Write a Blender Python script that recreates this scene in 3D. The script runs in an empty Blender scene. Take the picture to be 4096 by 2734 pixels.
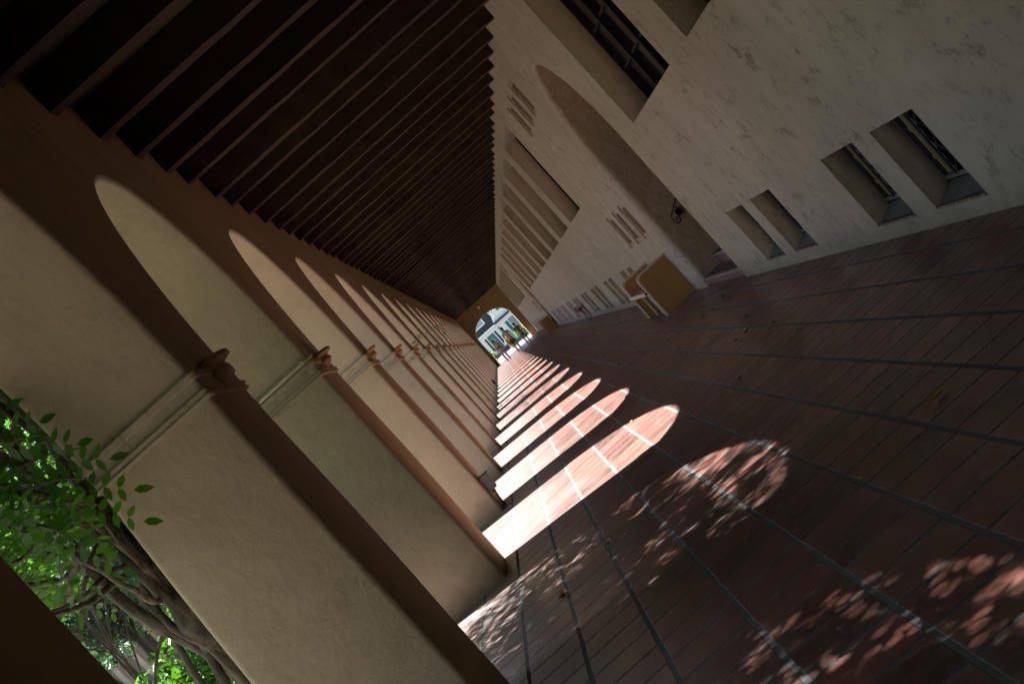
import bpy, bmesh, math, random
import numpy as np
from mathutils import Vector, Matrix, Euler
random.seed(7); rng = np.random.default_rng(11)
SC = bpy.context.scene; COL = SC.collection
R_ = math.radians

# ------------------------------------------------------------------ camera
cam = bpy.data.cameras.new('camera'); co = bpy.data.objects.new('camera', cam); COL.objects.link(co)
Yc = Vector((-61, 1, -5400)).normalized()                 # corridor axis seen from the camera
Xc = Vector((math.cos(R_(42)), math.sin(R_(42)), 0)); Xc = (Xc - Xc.dot(Yc) * Yc).normalized()
Zc = Xc.cross(Yc)
M = Matrix(((Xc.x, Xc.y, Xc.z), (Yc.x, Yc.y, Yc.z), (Zc.x, Zc.y, Zc.z)))   # camera -> world rotation
co.matrix_world = Matrix.Translation((0, 0, 1.36)) @ M.to_4x4()
cam.sensor_width = 36; cam.lens = 36 * 5400 / 4096; cam.clip_start = 0.05; cam.clip_end = 2000
SC.camera = co
# ------------------------------------------------------------------ sky, sun, exposure
SUN = Vector((1, -0.65, -1.494)).normalized()
w = bpy.data.worlds.new('World'); SC.world = w; w.use_nodes = True
nt = w.node_tree; nt.nodes.clear()
sky = nt.nodes.new('ShaderNodeTexSky'); sky.sky_type = 'NISHITA'; sky.sun_disc = False
sky.sun_elevation = R_(51.4); sky.sun_rotation = R_(-57)
bg = nt.nodes.new('ShaderNodeBackground'); bg.inputs[1].default_value = 0.05
wo = nt.nodes.new('ShaderNodeOutputWorld'); nt.links.new(sky.outputs[0], bg.inputs[0]); nt.links.new(bg.outputs[0], wo.inputs[0])
sl = bpy.data.lights.new('sun', 'SUN'); sl.energy = 5.0; sl.angle = R_(0.53); sl.color = (1, .965, .92)
so = bpy.data.objects.new('sun', sl); COL.objects.link(so); so.rotation_euler = SUN.to_track_quat('-Z', 'Y').to_euler()
SC.view_settings.view_transform = 'Standard'; SC.view_settings.look = 'None'
SC.view_settings.exposure = 2.8; SC.view_settings.gamma = 1
SC.render.engine = 'CYCLES'; cy = SC.cycles
cy.max_bounces = 10; cy.diffuse_bounces = 7; cy.glossy_bounces = 3; cy.transmission_bounces = 4; cy.transparent_max_bounces = 8
cy.sample_clamp_indirect = 6; cy.caustics_reflective = False; cy.caustics_refractive = False
cy.use_denoising = True

# ------------------------------------------------------------------ helpers
class MB:
    def __init__(s): s.v = []; s.f = []
    def quad(s, *p):
        n = len(s.v); s.v += [tuple(q) for q in p]; s.f.append(tuple(range(n, n + len(p)))); return s
    def box(s, x0, x1, y0, y1, z0, z1):
        n = len(s.v)
        s.v += [(x, y, z) for x in (x0, x1) for y in (y0, y1) for z in (z0, z1)]
        for f in ((0,1,3,2),(4,6,7,5),(0,4,5,1),(2,3,7,6),(0,2,6,4),(1,5,7,3)): s.f.append(tuple(n + i for i in f))
        return s
    def xbox(s, c, e, rot):
        m = Euler(rot).to_matrix(); n = len(s.v); c = Vector(c)
        for x in (-1, 1):
            for y in (-1, 1):
                for z in (-1, 1): s.v.append(tuple(c + m @ Vector((x * e[0], y * e[1], z * e[2]))))
        for f in ((0,1,3,2),(4,6,7,5),(0,4,5,1),(2,3,7,6),(0,2,6,4),(1,5,7,3)): s.f.append(tuple(n + i for i in f))
        return s
    def grid(s, rows, close=False):
        n = len(s.v); m = len(rows[0])
        for r in rows: s.v += [tuple(p) for p in r]
        for i in range(len(rows) - 1):
            for j in range(m - (0 if close else 1)):
                k = (j + 1) % m
                s.f.append((n + i*m + j, n + i*m + k, n + (i+1)*m + k, n + (i+1)*m + j))
        return s
    def tube(s, pts, rad, seg=8, cap=True):
        pts = [Vector(p) for p in pts]; rows = []
        if not hasattr(rad, '__len__'): rad = [rad] * len(pts)
        prev = None
        for i, p in enumerate(pts):
            t = (pts[min(i+1, len(pts)-1)] - pts[max(i-1, 0)]).normalized()
            a = prev if prev is not None else (Vector((0, 0, 1)) if abs(t.z) < .9 else Vector((1, 0, 0)))
            u = (a - a.dot(t) * t).normalized(); v = t.cross(u); prev = u
            rows.append([p + rad[i] * (math.cos(2*math.pi*k/seg) * u + math.sin(2*math.pi*k/seg) * v) for k in range(seg)])
        n = len(s.v); s.grid(rows, True)
        if cap:
            s.f.append(tuple(n + k for k in reversed(range(seg)))); s.f.append(tuple(n + (len(pts)-1)*seg + k for k in range(seg)))
        return s
    def build(s, name, mat, parent=None, smooth=False, angle=None):
        me = bpy.data.meshes.new(name); me.from_pydata(s.v, [], s.f)
        bm = bmesh.new(); bm.from_mesh(me); bmesh.ops.remove_doubles(bm, verts=bm.verts, dist=1e-5)
        bmesh.ops.recalc_face_normals(bm, faces=bm.faces); bm.to_mesh(me); bm.free()
        me.materials.append(mat)
        if smooth or angle:
            me.polygons.foreach_set('use_smooth', [True] * len(me.polygons))
            if angle:
                try: me.set_sharp_from_angle(angle=R_(angle))
                except Exception: pass
        o = bpy.data.objects.new(name, me); COL.objects.link(o)
        if parent: o.parent = parent
        return o
def raw(name, V, F, mat, parent=None):                        # fast path for big leaf meshes: V (n,3), F (m,4)
    me = bpy.data.meshes.new(name); me.vertices.add(len(V)); me.vertices.foreach_set('co', np.asarray(V, np.float32).ravel())
    F = np.asarray(F, np.int32); k = F.shape[1]
    me.loops.add(F.size); me.loops.foreach_set('vertex_index', F.ravel())
    me.polygons.add(len(F)); me.polygons.foreach_set('loop_start', np.arange(len(F), dtype=np.int32) * k)
    me.update(calc_edges=True); me.validate(); me.materials.append(mat)
    o = bpy.data.objects.new(name, me); COL.objects.link(o)
    if parent: o.parent = parent
    return o
def thing(name, label, cat, loc=(0,0,0), rz=0, group=None):
    o = bpy.data.objects.new(name, None); COL.objects.link(o); o.location = loc; o.rotation_euler = (0,0,rz)
    o.empty_display_size = .1
    return tag(o, label, cat, group)
def tag(o, label, cat, group=None):
    o['label'] = label; o['category'] = cat
    if group: o['group'] = group
    return o
def struct(o): o['kind'] = 'structure'; return o
def stuff(o): o['kind'] = 'stuff'; return o

# ------------------------------------------------------------------ materials
def newmat(name):
    m = bpy.data.materials.new(name); m.use_nodes = True
    return m, m.node_tree, m.node_tree.nodes['Principled BSDF']
def N(t, typ, **k):
    n = t.nodes.new(typ)
    for a, b in k.items(): setattr(n, a, b)
    return n
def ramp(t, fac, stops):
    r = N(t, 'ShaderNodeValToRGB'); e = r.color_ramp.elements
    while len(e) < len(stops): e.new(.5)
    for q, (p, c) in zip(e, stops): q.position = p; q.color = (*c, 1) if len(c) == 3 else c
    t.links.new(fac, r.inputs[0]); return r.outputs[0]
def noise(t, vec, scale, detail=4, rough=.55, dist=0):
    n = N(t, 'ShaderNodeTexNoise'); n.inputs['Scale'].default_value = scale; n.inputs['Detail'].default_value = detail
    n.inputs['Roughness'].default_value = rough; n.inputs['Distortion'].default_value = dist
    if vec is not None: t.links.new(vec, n.inputs['Vector'])
    return n.outputs[0]
def math_(t, op, a, b=None, c=None):
    n = N(t, 'ShaderNodeMath', operation=op)
    for i, x in enumerate((a, b, c)):
        if x is None: continue
        if isinstance(x, (int, float)): n.inputs[i].default_value = x
        else: t.links.new(x, n.inputs[i])
    return n.outputs[0]
def mix(t, fac, a, b, bt='MIX'):
    n = N(t, 'ShaderNodeMix', data_type='RGBA', blend_type=bt)
    for i, x in ((0, fac), (6, a), (7, b)):
        if isinstance(x, (int, float)): n.inputs[i].default_value = x
        elif isinstance(x, tuple): n.inputs[i].default_value = (*x, 1)
        else: t.links.new(x, n.inputs[i])
    return n.outputs[2]
def pos(t, sc=None, rot=None):
    g = N(t, 'ShaderNodeNewGeometry').outputs['Position']
    if sc or rot:
        m = N(t, 'ShaderNodeMapping'); t.links.new(g, m.inputs[0])
        if sc: m.inputs['Scale'].default_value = sc
        if rot: m.inputs['Rotation'].default_value = rot
        g = m.outputs[0]
    return g
def bump(t, b, h, strength=.3, dist=.01):
    n = N(t, 'ShaderNodeBump'); n.inputs['Strength'].default_value = strength; n.inputs['Distance'].default_value = dist
    t.links.new(h, n.inputs['Height']); t.links.new(n.outputs[0], b.inputs['Normal'])
def plain(name, c, rough=.6, metal=0, var=.12, sc=8, bs=0):
    m, t, b = newmat(name)
    f = noise(t, pos(t), sc)
    t.links.new(ramp(t, f, [(.3, tuple(x*(1-var) for x in c)), (.7, tuple(min(1, x*(1+var)) for x in c))]), b.inputs['Base Color'])
    b.inputs['Roughness'].default_value = rough; b.inputs['Metallic'].default_value = metal
    if bs: bump(t, b, noise(t, pos(t), sc*6), bs, .004)
    return m
def stucco(name, c, dark=(.6,.55,.5), marks=.5, bs=.35, smear=.5, mscale=5.5, low=0):
    m, t, b = newmat(name); p = pos(t)
    f1 = noise(t, p, 1.3, 5); f2 = noise(t, p, 14, 5, .65)
    col = ramp(t, f1, [(.3, tuple(x*.90 for x in c)), (.72, tuple(min(1, x*1.07) for x in c))])
    # scuffed patches of darker grit: strokes where a stretched noise meets a blotch noise
    st = noise(t, pos(t, (1.0, .62, .85), (R_(20), 0, 0)), mscale, 9, .74, .25)
    mk = ramp(t, st, [(.525, (0,0,0)), (.62, (1,1,1))])
    gr = ramp(t, noise(t, p, 75, 3, .7), [(.44, (0,0,0)), (.56, (1,1,1))])
    bl = ramp(t, noise(t, p, 1.1, 3), [(.36, (0,0,0)), (.58, (1,1,1))])
    a = math_(t, 'MULTIPLY', mk, math_(t, 'ADD', math_(t, 'MULTIPLY', gr, .6), .4))
    a = math_(t, 'MULTIPLY', a, math_(t, 'ADD', math_(t, 'MULTIPLY', bl, .8), .2))
    col = mix(t, math_(t, 'MULTIPLY', a, marks), col, tuple(x*y for x, y in zip(c, (.30, .28, .25))))
    # soft washes running down
    wz = noise(t, pos(t, (2.2, 2.2, .35)), 1.6, 3)
    col = mix(t, math_(t, 'MULTIPLY', ramp(t, wz, [(.5, (0,0,0)), (.75, (1,1,1))]), smear * .45), col, tuple(x*y for x, y in zip(c, dark)))
    if low:   # splash dirt close to the ground
        s = N(t, 'ShaderNodeSeparateXYZ'); t.links.new(p, s.inputs[0])
        z = math_(t, 'ADD', s.outputs[2], math_(t, 'MULTIPLY', noise(t, p, 7, 4), -.30))
        k = N(t, 'ShaderNodeMapRange'); t.links.new(z, k.inputs[0]); k.inputs[1].default_value = -.12; k.inputs[2].default_value = .12
        k.inputs[3].default_value = low; k.inputs[4].default_value = 0
        col = mix(t, k.outputs[0], col, tuple(x*y for x, y in zip(c, (.42, .40, .38))))
    t.links.new(col, b.inputs['Base Color']); b.inputs['Roughness'].default_value = .85
    b.inputs['Specular IOR Level'].default_value = .25
    h = math_(t, 'ADD', math_(t, 'MULTIPLY', noise(t, pos(t, (1, 1, 1), (.6, .3, 0)), 9, 5, .6, .6), 1.0), math_(t, 'MULTIPLY', f2, .35))
    h = math_(t, 'ADD', h, math_(t, 'MULTIPLY', noise(t, p, 90, 3), .12))
    h = math_(t, 'ADD', h, math_(t, 'MULTIPLY', noise(t, p, 2.6, 3), 2.2))
    bump(t, b, h, bs, .02)
    return m
MAT = {}
MAT['band'] = stucco('ochre_stucco', (.46, .325, .18), marks=.35, smear=.3, low=.6)
MAT['reveal'] = stucco('cream_stucco', (.45, .385, .30), marks=.22, smear=.35, low=.7)
_t = MAT['reveal'].node_tree; _b = _t.nodes['Principled BSDF']; _c = _b.inputs['Base Color'].links[0].from_socket
_o = N(_t, 'ShaderNodeObjectInfo').outputs['Random']
_t.links.new(mix(_t, 1.0, _c, ramp(_t, _o, [(0, (.92, .92, .90)), (.35, (1.04, 1.0, .94)), (.7, (1.07, .98, .97)), (1, (.95, .97, .98))]), 'MULTIPLY'), _b.inputs['Base Color'])  # random tint per object paints in the changing colour of bounced light
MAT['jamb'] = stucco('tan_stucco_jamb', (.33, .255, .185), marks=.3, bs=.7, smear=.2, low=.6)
MAT['impost'] = stucco('stained_cream_moulding', (.42, .365, .28), marks=.9, smear=.8, mscale=16)
MAT['wall'] = stucco('scuffed_white_stucco', (.385, .34, .29), marks=.8, bs=.8, smear=.25, low=.6, mscale=6.5)
MAT['endwall'] = stucco('ochre_end_stucco', (.38, .27, .14), marks=.2)
MAT['beam'] = plain('dark_beam_wood', (.046, .029, .018), .8, 0, .3, 5, .4)
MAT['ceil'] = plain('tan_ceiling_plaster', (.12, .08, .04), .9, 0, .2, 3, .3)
MAT['iron'] = plain('black_iron', (.018, .018, .02), .45, .6, .2, 30)
for _k in ('beam',): MAT[_k].node_tree.nodes['Principled BSDF'].inputs['Specular IOR Level'].default_value = .12
MAT['frame'] = plain('dark_window_frame', (.022, .018, .017), .7, 0, .2, 10)
MAT['frame'].node_tree.nodes['Principled BSDF'].inputs['Specular IOR Level'].default_value = .1
MAT['gframe'] = plain('grey_painted_frame', (.07, .07, .073), .5, 0, .2, 10)
MAT['tan'] = plain('yellowed_pipe_paint', (.20, .15, .06), .5, 0, .25, 10)
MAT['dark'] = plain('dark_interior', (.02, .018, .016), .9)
MAT['sill'] = plain('grey_cement_sill', (.085, .083, .082), .8, 0, .25, 6, .4)
MAT['benchtan'] = stucco('tan_painted_panel', (.34, .195, .075), marks=.45, bs=.12, smear=.3, mscale=9)
MAT['benchedge'] = plain('worn_cream_edge', (.55, .46, .38), .6, 0, .15, 20, .2)
MAT['red'] = plain('red_enamel', (.30, .016, .018), .35, 0, .2, 10)
MAT['yellow'] = plain('yellow_plastic', (.65, .50, .02), .4)
MAT['hose'] = plain('black_rubber_hose', (.015, .015, .016), .5)
MAT['grey'] = plain('grey_metal_box', (.15, .15, .16), .45, .4, .15, 20)
MAT['conduit'] = plain('painted_conduit', (.42, .38, .29), .55, 0, .2, 12)
MAT['vent'] = plain('tan_clay_grille', (.32, .25, .18), .85, 0, .2, 12, .3)
def glass_dark():
    m, t, b = newmat('dark_window_glass'); b.inputs['Base Color'].default_value = (.008, .01, .012, 1)
    b.inputs['Roughness'].default_value = .12; b.inputs['Specular IOR Level'].default_value = .5
    return m
MAT['glass'] = glass_dark()
def brickmat(name, ypitch, tz, x_is_y=True):
    m, t, b = newmat(name); p = pos(t); s = N(t, 'ShaderNodeSeparateXYZ'); t.links.new(p, s.inputs[0])
    y = math_(t, 'DIVIDE', s.outputs[1], ypitch); fr = math_(t, 'FRACT', y); cell = math_(t, 'FLOOR', y)
    wn = N(t, 'ShaderNodeTexWhiteNoise', noise_dimensions='1D'); t.links.new(cell, wn.inputs['W'])
    col = ramp(t, wn.outputs[0], [(0, (.10, .048, .055)), (1, (.17, .075, .075))])
    d = math_(t, 'ABSOLUTE', math_(t, 'SUBTRACT', fr, .5))
    j = math_(t, 'GREATER_THAN', d, .5 - .006 / ypitch)
    zd = math_(t, 'LESS_THAN', math_(t, 'ABSOLUTE', math_(t, 'SUBTRACT', s.outputs[2], tz)), .006)
    zd2 = math_(t, 'LESS_THAN', math_(t, 'ABSOLUTE', math_(t, 'SUBTRACT', s.outputs[2], tz + .17)), .006)
    jj = math_(t, 'MAXIMUM', j, math_(t, 'MAXIMUM', zd, zd2))
    col = mix(t, jj, col, (.36, .35, .34))
    t.links.new(mix(t, math_(t, 'MULTIPLY', noise(t, p, 12), .5), col, (.07, .04, .04)), b.inputs['Base Color']); b.inputs['Roughness'].default_value = .6
    return m
MAT['brick'] = brickmat('brick_step', .345, .088)
MAT['sillbrick'] = brickmat('brick_sill', .225, 9.0)

def tilemat():
    m, t, b = newmat('terracotta_floor_tiles'); p = pos(t); s = N(t, 'ShaderNodeSeparateXYZ'); t.links.new(p, s.inputs[0])
    wob = noise(t, p, 2.2, 3); wob2 = noise(t, p, 38, 3)
    def coord(src, off, pitch, half, amp):
        n1 = math_(t, 'MULTIPLY', math_(t, 'SUBTRACT', wob, .5), amp)
        n2 = math_(t, 'MULTIPLY', math_(t, 'SUBTRACT', wob2, .5), .007)
        c = math_(t, 'DIVIDE', math_(t, 'ADD', math_(t, 'ADD', math_(t, 'SUBTRACT', src, off), n1), n2), pitch)
        fr = math_(t, 'FRACT', math_(t, 'ADD', c, 500.5)); cell = math_(t, 'FLOOR', math_(t, 'ADD', c, 500.0))
        d = math_(t, 'MULTIPLY', math_(t, 'ABSOLUTE', math_(t, 'SUBTRACT', fr, .5)), pitch)   # distance to the joint
        return d, cell
    dx, cx = coord(s.outputs[0], .01, .3385, 0, .016)
    # each tile row is laid a little off from the next one
    off = N(t, 'ShaderNodeTexWhiteNoise', noise_dimensions='1D'); t.links.new(cx, off.inputs['W'])
    ysh = math_(t, 'ADD', s.outputs[1], math_(t, 'MULTIPLY', math_(t, 'SUBTRACT', off.outputs[0], .5), .05))
    dy, cyy = coord(ysh, 3.616, .3195, 0, .014)
    mx = N(t, 'ShaderNodeMapRange'); t.links.new(dx, mx.inputs[0]); mx.inputs[1].default_value = .0105; mx.inputs[2].default_value = .0135; mx.inputs[3].default_value = 1; mx.inputs[4].default_value = 0
    my = N(t, 'ShaderNodeMapRange'); t.links.new(dy, my.inputs[0]); my.inputs[1].default_value = .0095; my.inputs[2].default_value = .0125; my.inputs[3].default_value = 1; my.inputs[4].default_value = 0
    j = math_(t, 'MAXIMUM', mx.outputs[0], my.outputs[0])
    cv = N(t, 'ShaderNodeCombineXYZ'); t.links.new(cx, cv.inputs[0]); t.links.new(cyy, cv.inputs[1])
    wn = N(t, 'ShaderNodeTexWhiteNoise', noise_dimensions='2D'); t.links.new(cv.outputs[0], wn.inputs['Vector'])
    base = ramp(t, wn.outputs[0], [(0, (.065, .033, .026)), (.3, (.115, .045, .036)), (.55, (.185, .066, .054)), (.8, (.14, .068, .048)), (1, (.21, .088, .07))])
    bl = noise(t, pos(t, (1.4, .9, 1)), 3.2, 6, .6, .8)
    base = mix(t, ramp(t, bl, [(.46, (0,0,0)), (.72, (.75,)*3)]), base, (.085, .058, .05))
    base = mix(t, ramp(t, noise(t, p, 22, 4), [(.5, (0,0,0)), (.8, (.45,)*3)]), base, (.34, .16, .12))
    jc = ramp(t, noise(t, p, 16, 4), [(.3, (.07, .07, .07)), (.7, (.14, .138, .135))])
    jc = mix(t, math_(t, 'MULTIPLY', mx.outputs[0], .8), jc, (.145, .143, .14))
    # grout haze smeared on the edges of tiles
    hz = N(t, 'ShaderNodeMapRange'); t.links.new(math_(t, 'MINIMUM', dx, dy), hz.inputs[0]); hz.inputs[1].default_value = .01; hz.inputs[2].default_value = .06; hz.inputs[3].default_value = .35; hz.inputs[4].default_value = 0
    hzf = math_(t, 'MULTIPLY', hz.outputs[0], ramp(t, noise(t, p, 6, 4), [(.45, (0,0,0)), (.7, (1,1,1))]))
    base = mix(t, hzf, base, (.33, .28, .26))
    # tiles turn paler and greyer towards the open side
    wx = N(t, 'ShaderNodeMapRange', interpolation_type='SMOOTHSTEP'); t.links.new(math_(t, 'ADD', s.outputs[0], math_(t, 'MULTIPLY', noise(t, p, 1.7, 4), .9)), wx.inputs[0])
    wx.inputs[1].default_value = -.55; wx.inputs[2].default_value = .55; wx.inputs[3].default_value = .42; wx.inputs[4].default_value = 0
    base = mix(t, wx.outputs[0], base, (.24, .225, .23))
    t.links.new(mix(t, j, base, jc), b.inputs['Base Color'])
    rr = ramp(t, bl, [(.3, (.30,)*3), (.7, (.46,)*3)]); t.links.new(math_(t, 'ADD', rr, math_(t, 'MULTIPLY', j, .5)), b.inputs['Roughness'])
    t.links.new(math_(t, 'SUBTRACT', .50, math_(t, 'MULTIPLY', j, .55)), b.inputs['Specular IOR Level'])
    h = math_(t, 'ADD', math_(t, 'MULTIPLY', j, -1.0), math_(t, 'MULTIPLY', noise(t, p, 5, 4), .9))
    h = math_(t, 'ADD', h, math_(t, 'MULTIPLY', wn.outputs[0], .25))
    h = math_(t, 'ADD', h, math_(t, 'MULTIPLY', noise(t, p, 60, 3), .12))
    bump(t, b, h, .6, .006)
    return m
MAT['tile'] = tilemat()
def leafmat(name, c1, c2, rough=.38, trans=.45):
    m, t, b = newmat(name); out = t.nodes['Material Output']
    f = noise(t, pos(t), 9, 2)
    g = N(t, 'ShaderNodeNewGeometry'); f2 = g.outputs['Random Per Island']
    col = mix(t, f2, c1, c2)
    col = mix(t, ramp(t, f, [(.35, (0,0,0)), (.7, (.5,)*3)]), col, tuple(x*.6 for x in c1))
    t.links.new(col, b.inputs['Base Color']); b.inputs['Roughness'].default_value = rough
    tr = N(t, 'ShaderNodeBsdfTranslucent'); t.links.new(mix(t, 1.0, col, (1.9, 2.2, .8), 'MULTIPLY'), tr.inputs[0])
    ms = N(t, 'ShaderNodeMixShader'); ms.inputs[0].default_value = trans
    t.links.new(b.outputs[0], ms.inputs[1]); t.links.new(tr.outputs[0], ms.inputs[2]); t.links.new(ms.outputs[0], out.inputs[0])
    return m
MAT['wist'] = leafmat('wisteria_leaf', (.035, .10, .018), (.08, .18, .035), rough=.3, trans=.5)
MAT['bush'] = leafmat('bush_leaf', (.035, .10, .015), (.085, .17, .03), .3, .35)
MAT['tree'] = leafmat('tree_leaf', (.022, .065, .035), (.045, .11, .055), .35, .3)
MAT['lime'] = leafmat('lime_leaf', (.07, .11, .045), (.13, .17, .08), .4, .25)
def barkmat(name, c1, c2):
    m, t, b = newmat(name)
    f = noise(t, pos(t, (1, 1, .25)), 22, 6, .65, .6)
    t.links.new(ramp(t, f, [(.35, c1), (.7, c2)]), b.inputs['Base Color']); b.inputs['Roughness'].default_value = .85
    bump(t, b, f, .8, .02); return m
MAT['bark'] = barkmat('grey_vine_bark', (.04, .032, .026), (.22, .18, .15))
MAT['treebark'] = barkmat('dark_tree_bark', (.02, .017, .014), (.055, .045, .038))
MAT['grass'] = plain('lawn_green', (.07, .13, .03), .9, 0, .3, 3, .6)
MAT['paving'] = plain('pale_garden_path', (.07, .062, .06), .85, 0, .15, 2, .3)
MAT['white'] = plain('white_paint', (.78, .79, .80), .6, 0, .04)

# ------------------------------------------------------------------ dimensions of the arcade
XL, XO, XR = -1.13, -1.80, 2.62
P0, PITCH, PW = 2.13, 4.02, .90
ZS, RA, ZB, ZT = 2.19, 1.56, 4.33, 4.60
YEND, YBACK = 94.0, -7.0

# floor, ground
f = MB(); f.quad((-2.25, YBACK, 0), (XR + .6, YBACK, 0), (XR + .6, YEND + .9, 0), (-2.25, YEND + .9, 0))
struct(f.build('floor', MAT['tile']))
def groundmat():
    m, t, b = newmat('garden_ground'); p = pos(t)
    f1 = ramp(t, noise(t, p, .12, 3), [(.42, (0,0,0)), (.50, (1,1,1))])
    g = ramp(t, noise(t, p, 8, 5), [(.3, (.03, .06, .015)), (.7, (.07, .11, .03))])
    d = ramp(t, noise(t, p, 6, 5), [(.3, (.14, .12, .09)), (.7, (.22, .19, .15))])
    t.links.new(mix(t, f1, g, d), b.inputs['Base Color']); b.inputs['Roughness'].default_value = .9
    bump(t, b, noise(t, p, 40, 4), .6, .03); return m
g = MB(); g.quad((-500, -300, -.12), (500, -300, -.12), (500, 900, -.12), (-500, 900, -.12)); struct(g.build('ground', groundmat()))
pv = MB(); pv.box(-6.2, -3.9, 12, 92, -.119, -.105); struct(pv.build('garden_path', MAT['paving']))

# ------------------------------------------------------------------ arcade wall with round arches
def rprof():
    """rounded arris of an opening: (x, inset) from corridor face to outer face"""
    r = .035; q = []
    for a in (0, 30, 60, 90): q.append((XL - r*(1-math.cos(R_(a))) , r*(1-math.sin(R_(a)))))
    for x in (-1.3, -1.47, -1.62): q.append((x, 0))
    for a in (90, 60, 30, 0): q.append((XO + r*(1-math.cos(R_(a))), r*(1-math.sin(R_(a)))))
    return q
PROF = rprof()
def arcade(name, label, k0, k1, xoff=0, mirror=1, detail=True, mats=('band', 'reveal'), grp=None, ztop=ZT):
    T = thing(name, label, 'arcade', (0, 0, 0))
    X = lambda x: xoff + mirror * x
    # spandrels: corridor face, outer face
    face = MB(); sof = MB(); NA = 28
    for k in range(k0, k1):
        yc = P0 + PITCH*k + PW + (PITCH-PW)/2
        for xf, pi in ((XL, 0), (XO, len(PROF)-1)):
            R = RA + PROF[pi][1]
            pts = [(yc + R*math.cos(math.pi*i/NA), ZS + R*math.sin(math.pi*i/NA)) for i in range(NA+1)]
            for i in range(NA):
                (ya, za), (yb, zb) = pts[i], pts[i+1]
                face.quad((X(xf), ya, za), (X(xf), yb, zb), (X(xf), yb, ztop), (X(xf), ya, ztop))
            for yy in ((yc + R, yc + PITCH/2), (yc - PITCH/2, yc - R)):
                face.quad((X(xf), yy[0], ZS), (X(xf), yy[1], ZS), (X(xf), yy[1], ztop), (X(xf), yy[0], ztop))
        rows = []
        for i in range(NA+1):
            a = math.pi*i/NA
            rows.append([(X(x), yc + (RA+e)*math.cos(a), ZS + (RA+e)*math.sin(a)) for x, e in PROF])
        sof.grid(rows)
    y0, y1 = P0 + PITCH*k0 + PW/2, P0 + PITCH*k1 + PW/2
    face.quad((X(XL), y0 - .0, ztop), (X(XO), y0, ztop), (X(XO), y1, ztop), (X(XL), y1, ztop))
    face.build('wall', MAT[mats[0]], T); sof.build('arch_soffit', MAT[mats[1]], T, smooth=True)
    # piers
    def ring(z, out, flare=0):
        """horizontal outline of a pier at height z, grown by out"""
        x0, x1 = XL + out, XO - out - flare; q = []; r = .035
        for cx, cy, a0 in ((x0 - r, PW + out - r, 0), (x1 + r, PW + out - r, 90), (x1 + r, -out + r, 180), (x0 - r, -out + r, 270)):
            for a in (0, 30, 60, 90): q.append((X(cx + r*math.cos(R_(a0+a))), cy + r*math.sin(R_(a0+a)), z))
        return q
    pm = MB(); zs = [0, .25, .5, .75, 1.0, 1.25, 1.5, 1.75, 2.06]
    rows = []
    for z in zs:
        fl = .13 * max(0, (2.0 - z)/2.0) ** .8
        rr = ring(z, 0, fl)
        rows.append([(x + .004*math.sin(3.1*z + 5*y), y + .005*math.sin(4.3*z + 2*x), zz) for x, y, zz in rr])
    pm.grid(rows, True); n0 = pm
    piers = []
    me_p = pm.build('pier', MAT['reveal' if mats[1] == 'reveal' else mats[1]], None, angle=50)
    # corridor face gets the ochre paint
    me_p.data.materials.append(MAT[mats[0]])
    for pl in me_p.data.polygons:
        if pl.normal.x * mirror > .8: pl.material_index = 1
    im = MB(); rows = []
    for z, o in ((2.045, 0), (2.048, .018), (2.062, .022), (2.066, .010), (2.074, .012), (2.078, .022), (2.092, .022), (2.096, .006), (2.150, .008), (2.156, .022), (2.185, .025), (2.192, .020), (2.194, .0), (2.196, -.2)):
        rows.append(ring(z, o))
    im.grid(rows, True); imo = im.build('impost', MAT['impost'], None, angle=40)
    imo.data.materials.append(MAT[mats[0]])
    for pl in imo.data.polygons:
        if pl.center.x * mirror > (XL + .0) * 1 + xoff*mirror - .004: pl.material_index = 1
    cm = MB(); rows = []; S = 10
    for z, rx, ry in ((2.228, .0, .0), (2.228, .112, .150), (2.222, .120, .160), (2.204, .122, .162), (2.198, .112, .150), (2.190, .084, .116), (2.176, .074, .104), (2.160, .084, .112), (2.145, .086, .112), (2.122, .066, .085), (2.104, .036, .046), (2.093, 0.0, .0)):
        rows.append([(X(XL + rx*1.05*math.sin(math.pi*i/S)), PW/2 - ry*math.cos(math.pi*i/S)*1.1, z) for i in range(S+1)])
    cm.grid(rows); cmo = cm.build('corbel', MAT[mats[0]], None, angle=32)
    for k in range(k0, k1+1):
        if k == k0: p = me_p; q = imo; c = cmo
        else: p = me_p.copy(); q = imo.copy(); c = cmo.copy(); [COL.objects.link(o) for o in (p, q, c)]
        p.parent = T; p.location = (0, P0 + PITCH*k, 0); q.parent = p; c.parent = p
        q.location = (0, 0, 0)
    return T
K1 = 22
arcade('arcade_wall', 'long ochre and cream stucco arcade of round arches on square piers beside the tiled walk', -3, K1)
# last stub of wall up to the end wall
s = MB(); s.box(XO, XL, P0 + PITCH*K1 + PW/2, YEND, 2.19, ZT); s.box(XO, XL, P0 + PITCH*K1 + PW + .3, YEND, 0, 2.19)
tag(s.build('wall_stub', MAT['band']), 'ochre stucco wall end between the last arch and the end wall', 'wall')

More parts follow.
